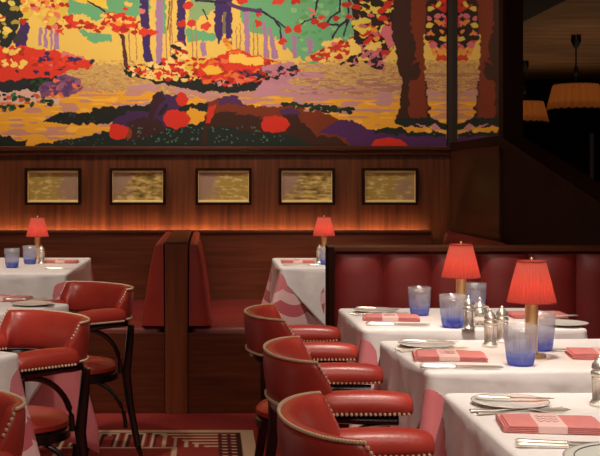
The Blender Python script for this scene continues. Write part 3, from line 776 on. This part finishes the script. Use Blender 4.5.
# ------------------------------------------------------------------ table lamp
def make_lamp(label):
    r = empty('table_lamp', (0, 0, 0), 0, label, 'lamp', 'small red-shaded table lamps')
    MB().lathe([(.001, 0), (.038, 0), (.039, .004), (.036, .008), (.018, .010), (.017, .013)], 28, closed=True).build('base', M['brass'], r)
    MB().lathe([(.014, .011), (.0155, .014), (.0165, .09), (.0175, .148), (.012, .152), (.006, .17)], 20, closed=True).build('stem', M['brass'], r)
    n = 144
    sh = MB().lathe([(.0635, .149), (.0505, .205), (.0365, .259)], n, rib=.035, ribs=36)
    o = sh.build('lamp_shade', M['shade'], r, smooth='full')
    md = o.modifiers.new('t', 'SOLIDIFY'); md.thickness = .001
    for rr, z in ((.0640, .149), (.0370, .259)):
        q = MB(); q.tube([(rr*math.cos(a), rr*math.sin(a), z) for a in np.linspace(0, 2*math.pi, 33)], .0018, 6)
        q.build('shade_trim', M['ruby'], o)
    MB().ball((0, 0, .19), .012, 12).build('bulb', M['bulb'], r)
    MB().lathe([(.0015, .20), (.0015, .262), (.004, .264), (.003, .268), (.001, .270)], 10, closed=True).build('finial', M['brass'], r)
    return r
M['ruby'] = mat('dark_red_braid', (.35, .03, .02, 1), .8)
lamps = [((531.5, 357), 'red-shaded brass lamp, nearest and largest, on the middle bright table'),
         ((461, 321), 'red-shaded lamp in front of the channelled banquette, on the farthest bright table'),
         ((324, 261), 'small red-shaded lamp on the table in the right booth'),
         ((37.5, 262), 'small red-shaded lamp on the table in the left booth')]
lp0 = None
for (p, lab) in lamps:
    v = onz(*p, TZ+.002)
    if lp0 is None: lp0 = make_lamp(lab); lp0.location = v
    else: copy_tree(lp0, v, 0, lab)
    ld = bpy.data.lights.new('lamp_glow', 'POINT'); ld.energy = 1.0; ld.color = (1, .62, .32); ld.shadow_soft_size = .012
    lo = bpy.data.objects.new('lamp_glow', ld); C.objects.link(lo); lo.location = v+Vector((0, 0, .165))

# ------------------------------------------------------------------ tumblers
def make_glass(label):
    o = MB()
    prof = [(.001, 0), (.028, 0), (.032, .003), (.0345, .012), (.039, .045), (.0415, .08), (.0425, .105), (.0408, .105), (.0398, .08), (.037, .045), (.032, .016), (.001, .011)]
    g = o.lathe(prof, 96, rib=.012, ribs=24).build('tumbler', M['glass'], smooth='full')
    return tag(g, label, 'glass', 'blue-bottomed ribbed tumblers')
gl = [((520.5, 365), 1, 'ribbed blue-bottomed tumbler in front of the nearest red lamp'),
      ((540, 350), 1, 'ribbed blue-bottomed tumbler just behind the nearest red lamp'),
      ((452.5, 327), 1, 'ribbed blue-bottomed tumbler on the farthest bright table, left of the silver cruets'),
      ((474.5, 312), 1, 'ribbed bluish tumbler behind the silver cruets, right of the far table lamp'),
      ((419.5, 315), .95, 'ribbed blue-bottomed tumbler nearest the side plate on the farthest bright table'),
      ((12, 267.5), 1, 'blue-bottomed tumbler nearest the left edge in the left booth'),
      ((30, 264), 1, 'blue-bottomed tumbler just left of the lamp in the left booth'),
      ((326, 264.5), .95, 'blue-bottomed tumbler below the lamp in the right booth, half behind the banquette post')]
g0 = None
for p, s, lab in gl:
    v = onz(*p, TZ+.002)
    if g0 is None: g0 = make_glass(lab); g0.location = v
    else:
        q = g0.copy(); C.objects.link(q); q.location = v; q.scale = (s, s, s); q['label'] = lab

# ------------------------------------------------------------------ silver shakers and pots
def make_shaker(label):
    r = empty('silver_shaker', (0, 0, 0), 0, label, 'shaker', 'silver salt and pepper shakers')
    MB().lathe([(.019, 0), (.020, .004), (.017, .008), (.015, .012), (.0155, .04), (.0165, .052), (.0135, .056)], 10, closed=True).build('body', M['silver'], r)
    MB().lathe([(.0165, .0565), (.0175, .060), (.0165, .064), (.013, .067), (.0155, .070), (.0145, .078), (.009, .086), (.004, .089), (.0045, .093), (.001, .096)], 20, closed=True).build('cap', M['silver'], r)
    return r
def make_pot(label):
    r = empty('silver_pot', (0, 0, 0), 0, label, 'pot', None)
    MB().lathe([(.018, 0), (.019, .004), (.010, .010), (.014, .018), (.025, .030), (.027, .042), (.021, .056), (.017, .062)], 24, closed=True).build('body', M['silver'], r)
    MB().lathe([(.020, .0625), (.021, .066), (.014, .074), (.006, .079), (.004, .083), (.0065, .088), (.005, .093), (.001, .096)], 20, closed=True).build('lid', M['silver'], r)
    for sg in (-1, 1):
        MB().tube([(sg*.024, 0, .034), (sg*.036, 0, .040), (sg*.040, 0, .052), (sg*.034, 0, .062), (sg*.019, 0, .063)], .0028, 8).build('handle', M['silver'], r)
    return r
sh0 = make_shaker('silver shaker with round cap on the middle bright table, left of the tumbler'); sh0.location = onz(490, 346, TZ+.002); sh0.scale = (1.12,)*3
for p, lab in (((502, 342), 'silver shaker partly hidden behind the tumbler on the middle bright table'),
               ((468.5, 329), 'silver shaker left of the silver pot on the farthest bright table'),
               ((596, 402), 'silver shaker at the right edge on the nearest table'),
               ((41.5, 264), 'tiny silver shaker at the foot of the lamp in the left booth'),
               ((319.5, 263), 'tiny silver shaker at the foot of the lamp in the right booth')):
    v = onz(*p, TZ+.002)
    if p[0] == 596: v = Vector(((600-XV)/471, F/471, TZ+.002))
    copy_tree(sh0, v, random.uniform(0, 1), lab)
pt = make_pot('round-bellied silver pot with a knobbed lid on the farthest bright table'); pt.location = onz(480, 326, TZ+.002); pt.rotation_euler.z = .5

# ------------------------------------------------------------------ place settings
def place(o, v, rz): o.location = v; o.rotation_euler.z = rz; return o
def knife_mb(L=.21):
    m = MB(); h = L*.42
    m.tube([(0, 0, .0045), (.006, 0, .0055), (.02, 0, .0052), (h*.8, 0, .0045), (h, 0, .0040)], [.004, .0068, .0064, .0048, .0042], 10, ry=.62)
    m.ball((h+.002, 0, .004), .0052, 8, .7)
    m.loft([[(x, -w, .0035), (x, w*.9, .0035), (x, w*.9, .0047), (x, -w, .0047)] for x, w in ((h, .003), (h+.01, .0062), (L*.8, .0082), (L*.93, .007), (L, .001))])
    return m
def fork_mb(L=.20):
    m = MB(); h = L*.62
    m.tube([(0, 0, .004), (.01, 0, .004), (.05, 0, .003), (h, 0, .008)], [.006, .0068, .004, .0026], 8, ry=.45)
    m.loft([[(x, -w, z), (x, w, z), (x, w, z+.0016), (x, -w, z+.0016)] for x, w, z in ((h-.004, .003, .0072), (h+.012, .009, .0045), (h+.028, .0115, .0035))])
    for k in range(4):
        y = -.0095+k*.00633
        m.tube([(h+.026, y, .0043), (L*.9, y, .0034), (L, y*.95, .0068)], [.0017, .0015, .0007], 6)
    return m
proto = {}
def item(kind, v, rz, label, group):
    if kind not in proto:
        if kind == 'knife': o = knife_mb().build('table_knife', M['steel']); cat = 'knife'
        elif kind == 'butter_knife': o = knife_mb(.165).build('butter_knife', M['steel']); cat = 'knife'
        elif kind == 'fork': o = fork_mb().build('table_fork', M['steel']); cat = 'fork'
        elif kind == 'plate':
            o = MB().lathe([(.001, .002), (.045, .002), (.046, 0), (.050, 0), (.052, .003), (.078, .0075), (.082, .0095), (.078, .0092), (.05, .0056), (.001, .005)], 48).build('side_plate', M['china'], smooth='full'); cat = 'plate'
        tag(o, label, cat, group); proto[kind] = o
    else:
        o = proto[kind].copy(); C.objects.link(o); o['label'] = label; o['group'] = group
    return place(o, v, rz)
nap0 = None
def napkin(v, rz, label):
    global nap0
    if nap0 is None:
        r = empty('folded_napkin', (0, 0, 0), 0, label, 'napkin', 'rose pink folded napkins')
        m = MB()
        for k in range(4):
            m.box(-.095+.003*k, -.062, .0005+k*.0034, .095-.006*(k % 2), .062-.003*k, .0031+k*.0034, .0012)
        m.box(-.0965, -.061, .0008, -.0925, .058, .0132, .0012)
        m.build('folded_cloth', M['napkin'], r)
        b = MB().box(-.032, -.0635, .0000, .022, .0635, .0148, .002).build('paper_band', M['paper'], r, label='pale pink paper band with a small printed crest')
        w = MB()
        for k in range(3):
            y = .024-.022*k
            w.tube([(-.026+.004*i, y+.006*math.sin(i*1.9+k), .0152) for i in range(11)], .0007, 5)
        w.build('printed_crest', M['ink'], b)
        r.location = v; r.rotation_euler.z = rz; nap0 = r; return r
    return copy_tree(nap0, v, rz, label)
Z1 = TZ+.0022
def setting(xl, yb, who, mirror=False, ang=0, W=.7, full=True, rot=None):
    """left-hand setting: xl, yb = left rear corner of the table"""
    def w(a, b, z=Z1):
        if mirror: return Vector((xl+W-a, yb-.70+b*1.0 if False else yb-b, z))
        return Vector((xl+a, yb-b, z))
    rr = math.pi if mirror else 0
    item('plate', w(.115, .115), 0, 'white side plate with a butter knife on it, '+who, 'side plates')
    item('butter_knife', w(.045, .098, Z1+.0093), R(-6)+rr, 'butter knife lying across the side plate, '+who, 'butter knives')
    if full:
        item('fork', w(.012, .195), R(5)+rr, 'silver fork between plate and napkin, '+who, 'forks')
        item('fork', w(.02, .225), R(10)+rr, 'silver fork lying closest to the napkin, '+who, 'forks')
    napkin(w(.135, .335), R(-7)+rr, 'rose folded napkin with a paper band, '+who)
    item('knife', w(.03, .475), R(-5)+rr, 'silver knife next to the napkin, '+who, 'table knives')
    item('knife', w(.025, .50), R(-4)+rr, 'silver knife on the outer side of the setting, '+who, 'table knives')
setting(T4[0]-.01, T4[1]-.03, 'on the nearest table')
setting(T3[0]-.005, T3[1]-.01, 'on the middle bright table at left')
setting(T2[0], T2[1]-.03, 'on the farthest bright table at left')
# settings for the bench side of the row
item('plate', onz(563, 325, Z1), 0, 'white side plate at the right end of the farthest bright table', 'side plates')
item('butter_knife', onz(578, 320, Z1)+Vector((0, 0, .0095)), R(176), 'butter knife lying on the right-hand side plate', 'butter knives')
napkin(onz(536, 316.5, Z1), R(180), 'rose folded napkin behind the shade of the nearest lamp')
item('knife', onz(614, 351, Z1), R(178), 'dark-looking knife at the right edge of the middle bright table', 'table knives')
napkin(onz(604, 356, Z1), R(172), 'rose folded napkin at the right edge of the middle bright table')
# left tables
napkin(onz(6, 299.5, Z1), R(-20), 'rose folded napkin at the left edge, second-row table')
item('plate', onz(43, 303.5, Z1)+Vector((-.03, -.06, 0)), 0, 'white side plate at the back corner of the second-row left table', 'side plates')
item('butter_knife', onz(12, 302, Z1)+Vector((-.02, -.03, .0095)), R(12), 'butter knife reaching onto the side plate of the second-row left table', 'butter knives')
napkin(onz(62, 262.5, Z1), R(0), 'rose folded napkin on the white cloth in the left booth')
item('knife', onz(45, 269, Z1), R(0), 'silver knife in front of the napkin in the left booth', 'table knives')
napkin(onz(298, 262.5, Z1), R(0), 'rose folded napkin on the table in the right booth')
item('fork', onz(283, 265.5, Z1), R(0), 'fork in front of the napkin in the right booth', 'forks')
# show plate at the lower right corner
r = empty('show_plate', (.735, 1.925, Z1), 0, 'pale green-tinted show plate with script lettering at the bottom right corner', 'plate')
MB().lathe([(.001, .002), (.08, .002), (.083, 0), (.086, 0), (.09, .004), (.135, .008), (.137, .0095), (.13, .0098), (.088, .0066), (.001, .0056)], 64).build('plate_body', M['sage'], r, smooth='full')
MB().tube([(.118*math.cos(a), .118*math.sin(a), .0096) for a in np.linspace(0, 2*math.pi, 65)], .0012, 5).build('grey_rim_line', M['ink_grey'], r)
tcu = bpy.data.curves.new('script_lettering', 'FONT'); tcu.body = 'The Colony'; tcu.size = .017; tcu.extrude = .0002; tcu.align_x = 'CENTER'; tcu.shear = .35
to = bpy.data.objects.new('script_lettering', tcu); C.objects.link(to); to.parent = r; to.location = (-.0, .098, .0102)
tcu.materials.append(M['ink_grey'])
bpy.context.view_layer.update()
tme = bpy.data.meshes.new_from_object(to.evaluated_get(bpy.context.evaluated_depsgraph_get()))
tm = bpy.data.objects.new('script_lettering', tme); C.objects.link(tm); tm.parent = r; tm.location = to.location
bpy.data.objects.remove(to)

# ------------------------------------------------------------------ rug
rx0, rx1, ry0, ry1 = -1.05, .214, 4.15, 5.59
RS = .006
nx = int((rx1-rx0)/RS)+1; ny = int((ry1-ry0)/RS)+1
u, v = np.meshgrid(np.linspace(rx0, rx1, nx), np.linspace(ry0, ry1, ny))
eu = np.minimum(rx1-u, 9); eu2 = u-rx0; ev = np.minimum(ry1-v, v-ry0)
CRM, BRD, DKB = lin((214, 178, 146)), lin((150, 52, 44)), lin((70, 28, 26))
ri = np.zeros((ny, nx, 3)); ri[:] = BRD
dE = np.minimum(np.minimum(eu, eu2), ev)
ri[dE < .36] = DKB*.9
k = dE < .36
pu = (rx1-u) % .125; pv = (ry1-v)
q = pu/.125
f1 = (ev < .36) & (ev > .07) & (eu > .42)
ri[dE < .36] = BRD
ri[f1 & (q > .12) & (q < .88)] = CRM
ri[f1 & (q > .22) & (q < .78) & (ev > .095)] = DKB
ri[f1 & (q > .34) & (q < .66) & (ev > .13)] = BRD
ri[f1 & (np.hypot((q-.5)*.125, ev-.115) < .010)] = CRM
ri[f1 & ((q < .02) | (q > .98))] = DKB
for k_, a in enumerate((.10, .16, .22, .28, .34)):
    ri[(eu > .17) & (eu < .42-.05*k_+.02) & (np.abs(ev-a) < .011)] = CRM
    ri[(np.abs(eu-(.42-.05*k_)) < .008) & (ev > a) & (ev < .36)] = CRM
ri[(dE < .07)] = CRM
g_ = (eu > .085) & (eu < .17) & (ev > .085)
ri[g_] = DKB
ri[g_ & (((ev-.085) % .06) < .03) & (((eu-.085) % .0425) < .028)] = CRM
ri[g_ & (((ev-.085) % .06) < .012)] = BRD
ri[(eu > .065) & (eu < .085) & (ev > .055)] = DKB
ri[(ev > .055) & (ev < .070) & (eu > .065)] = DKB
ri[dE < .055] = CRM
ri[(dE > .36) & (dE < .385)] = CRM
co = np.stack([u, v, np.full_like(u, .008)], -1)
rg = grid_mesh('patterned_rug', nx, ny, co, ri, M['rug'])
md = rg.modifiers.new('t', 'SOLIDIFY'); md.thickness = .007
tag(rg, 'cream-bordered geometric rug on the red carpet in the aisle', 'rug')

# ------------------------------------------------------------------ pendant lamps beyond
def make_pendant(label):
    r = empty('pendant_lamp', (0, 0, 0), 0, label, 'lamp', 'amber pleated pendant lamps')
    n = 192; DZ = .07
    o = MB().lathe([(.275, 1.935), (.268, 1.95), (.24, 2.07), (.215, 2.17), (.205, 2.185)], n, rib=.06, ribs=22).build('lamp_shade', M['amber'], r, smooth='full')
    md = o.modifiers.new('t', 'SOLIDIFY'); md.thickness = .003
    MB().lathe([(.26, 1.930), (.268, 1.943), (.255, 1.947)], 48, closed=True).build('lower_ring', M['darkwall'], r)
    MB().tube([(0, 0, 2.17), (0, 0, 2.67)], .008, 8).lathe([(.012, 2.27), (.022, 2.30), (.022, 2.34), (.012, 2.37)], 16, closed=True).lathe([(.02, 2.55), (.05, 2.62), (.05, 2.68)], 16, closed=True).build('rod', M['black'], r)
    return r
p0 = make_pendant('amber pleated pendant lamp hanging from the plank ceiling at the right edge'); p0.location = ((576-XV)/100, 11.5, 0)
p1 = copy_tree(p0, ((524-XV)/82, 14.0, 0), 0, 'smaller-looking amber pendant lamp half hidden behind the dark post')
for p in (p0, p1):
    ld = bpy.data.lights.new('pendant_glow', 'POINT'); ld.energy = .9; ld.color = (1, .55, .25); ld.shadow_soft_size = .05
    lo = bpy.data.objects.new('pendant_glow', ld); C.objects.link(lo); lo.location = (p.location.x, p.location.y, 2.05)
gp = MB().box(-.02, -.02, 0, .02, .02, 1.72).build('steel_post', M['pewter'], loc=((591-XV)/95, 12.1, 0))
tag(gp, 'slim grey metal upright in the dark room below the right pendant lamp', 'post')

# ------------------------------------------------------------------ lights
def area(name, loc, tgt, sx, sy, e, col, spread=180):
    d = bpy.data.lights.new(name, 'AREA'); d.shape = 'RECTANGLE'; d.size = sx; d.size_y = sy; d.energy = e; d.color = col; d.spread = R(spread)
    o = bpy.data.objects.new(name, d); C.objects.link(o); o.location = loc
    o.rotation_euler = (Vector(tgt)-Vector(loc)).to_track_quat('-Z', 'Y').to_euler(); return o
def spot(name, loc, tgt, e, col, ang=50, blend=.6, size=.06):
    d = bpy.data.lights.new(name, 'SPOT'); d.energy = e; d.color = col; d.spot_size = R(ang); d.spot_blend = blend; d.shadow_soft_size = size
    o = bpy.data.objects.new(name, d); C.objects.link(o); o.location = loc
    o.rotation_euler = (Vector(tgt)-Vector(loc)).to_track_quat('-Z', 'Y').to_euler(); return o
W1 = (1, .74, .48); W2 = (1, .86, .74)
area('mural_wash', (-.6, 6.35, 2.88), (-.4, 7.6, 1.95), 3.6, .12, 18, (1, .85, .66), 110)
spot('mural_spot', (.2, 5.7, 2.9), (.05, 7.6, 2.0), 34, (1, .85, .66), 58, 1)
for i, (x, y, e) in enumerate(((.85, 4.0, 135), (.85, 3.15, 125), (.85, 2.2, 118), (.66, 6.6, 165), (-1.0, 6.4, 150), (-.9, 4.3, 115), (-.95, 3.0, 115), (-.1, 5.2, 20))):  # last one, over the aisle, is an added fill to brighten the carpet
    spot('downlight_and_fill_%d' % i, (x-.1, y-(.35 if i in (0, 1, 2, 7) else 1.15), 2.9), (x, y, .75), e, W2, 44, .7)
area('ceiling_fill', (.1, 3.0, 2.92), (.1, 3.2, 0), 2.4, 3.4, 26, W2)
area('front_fill', (.6, .4, 2.6), (.3, 3.4, .6), 1.8, .8, 22, W2)
area('beyond_fill', (4, 12, 2.0), (4, 12.0, 2.68), 3, 6, 7, W1)

w = bpy.data.worlds.new('World'); bpy.context.scene.world = w; w.use_nodes = True
w.node_tree.nodes['Background'].inputs[0].default_value = (.02, .012, .008, 1)
w.node_tree.nodes['Background'].inputs[1].default_value = .5

cd = bpy.data.cameras.new('camera'); cam = bpy.data.objects.new('camera', cd); C.objects.link(cam)
cam.location = (0, 0, H); cam.rotation_euler = (R(90), 0, 0)
cd.sensor_width = 36; cd.sensor_fit = 'HORIZONTAL'; cd.lens = F/600*36
cd.shift_x = (300-XV)/600; cd.shift_y = -(228-YH)/600
cd.clip_end = 60
sc = bpy.context.scene; sc.camera = cam
sc.view_settings.view_transform = 'Standard'; sc.view_settings.look = 'None'; sc.view_settings.gamma = 1
sc.view_settings.use_curve_mapping = False; sc.view_settings.exposure = 0
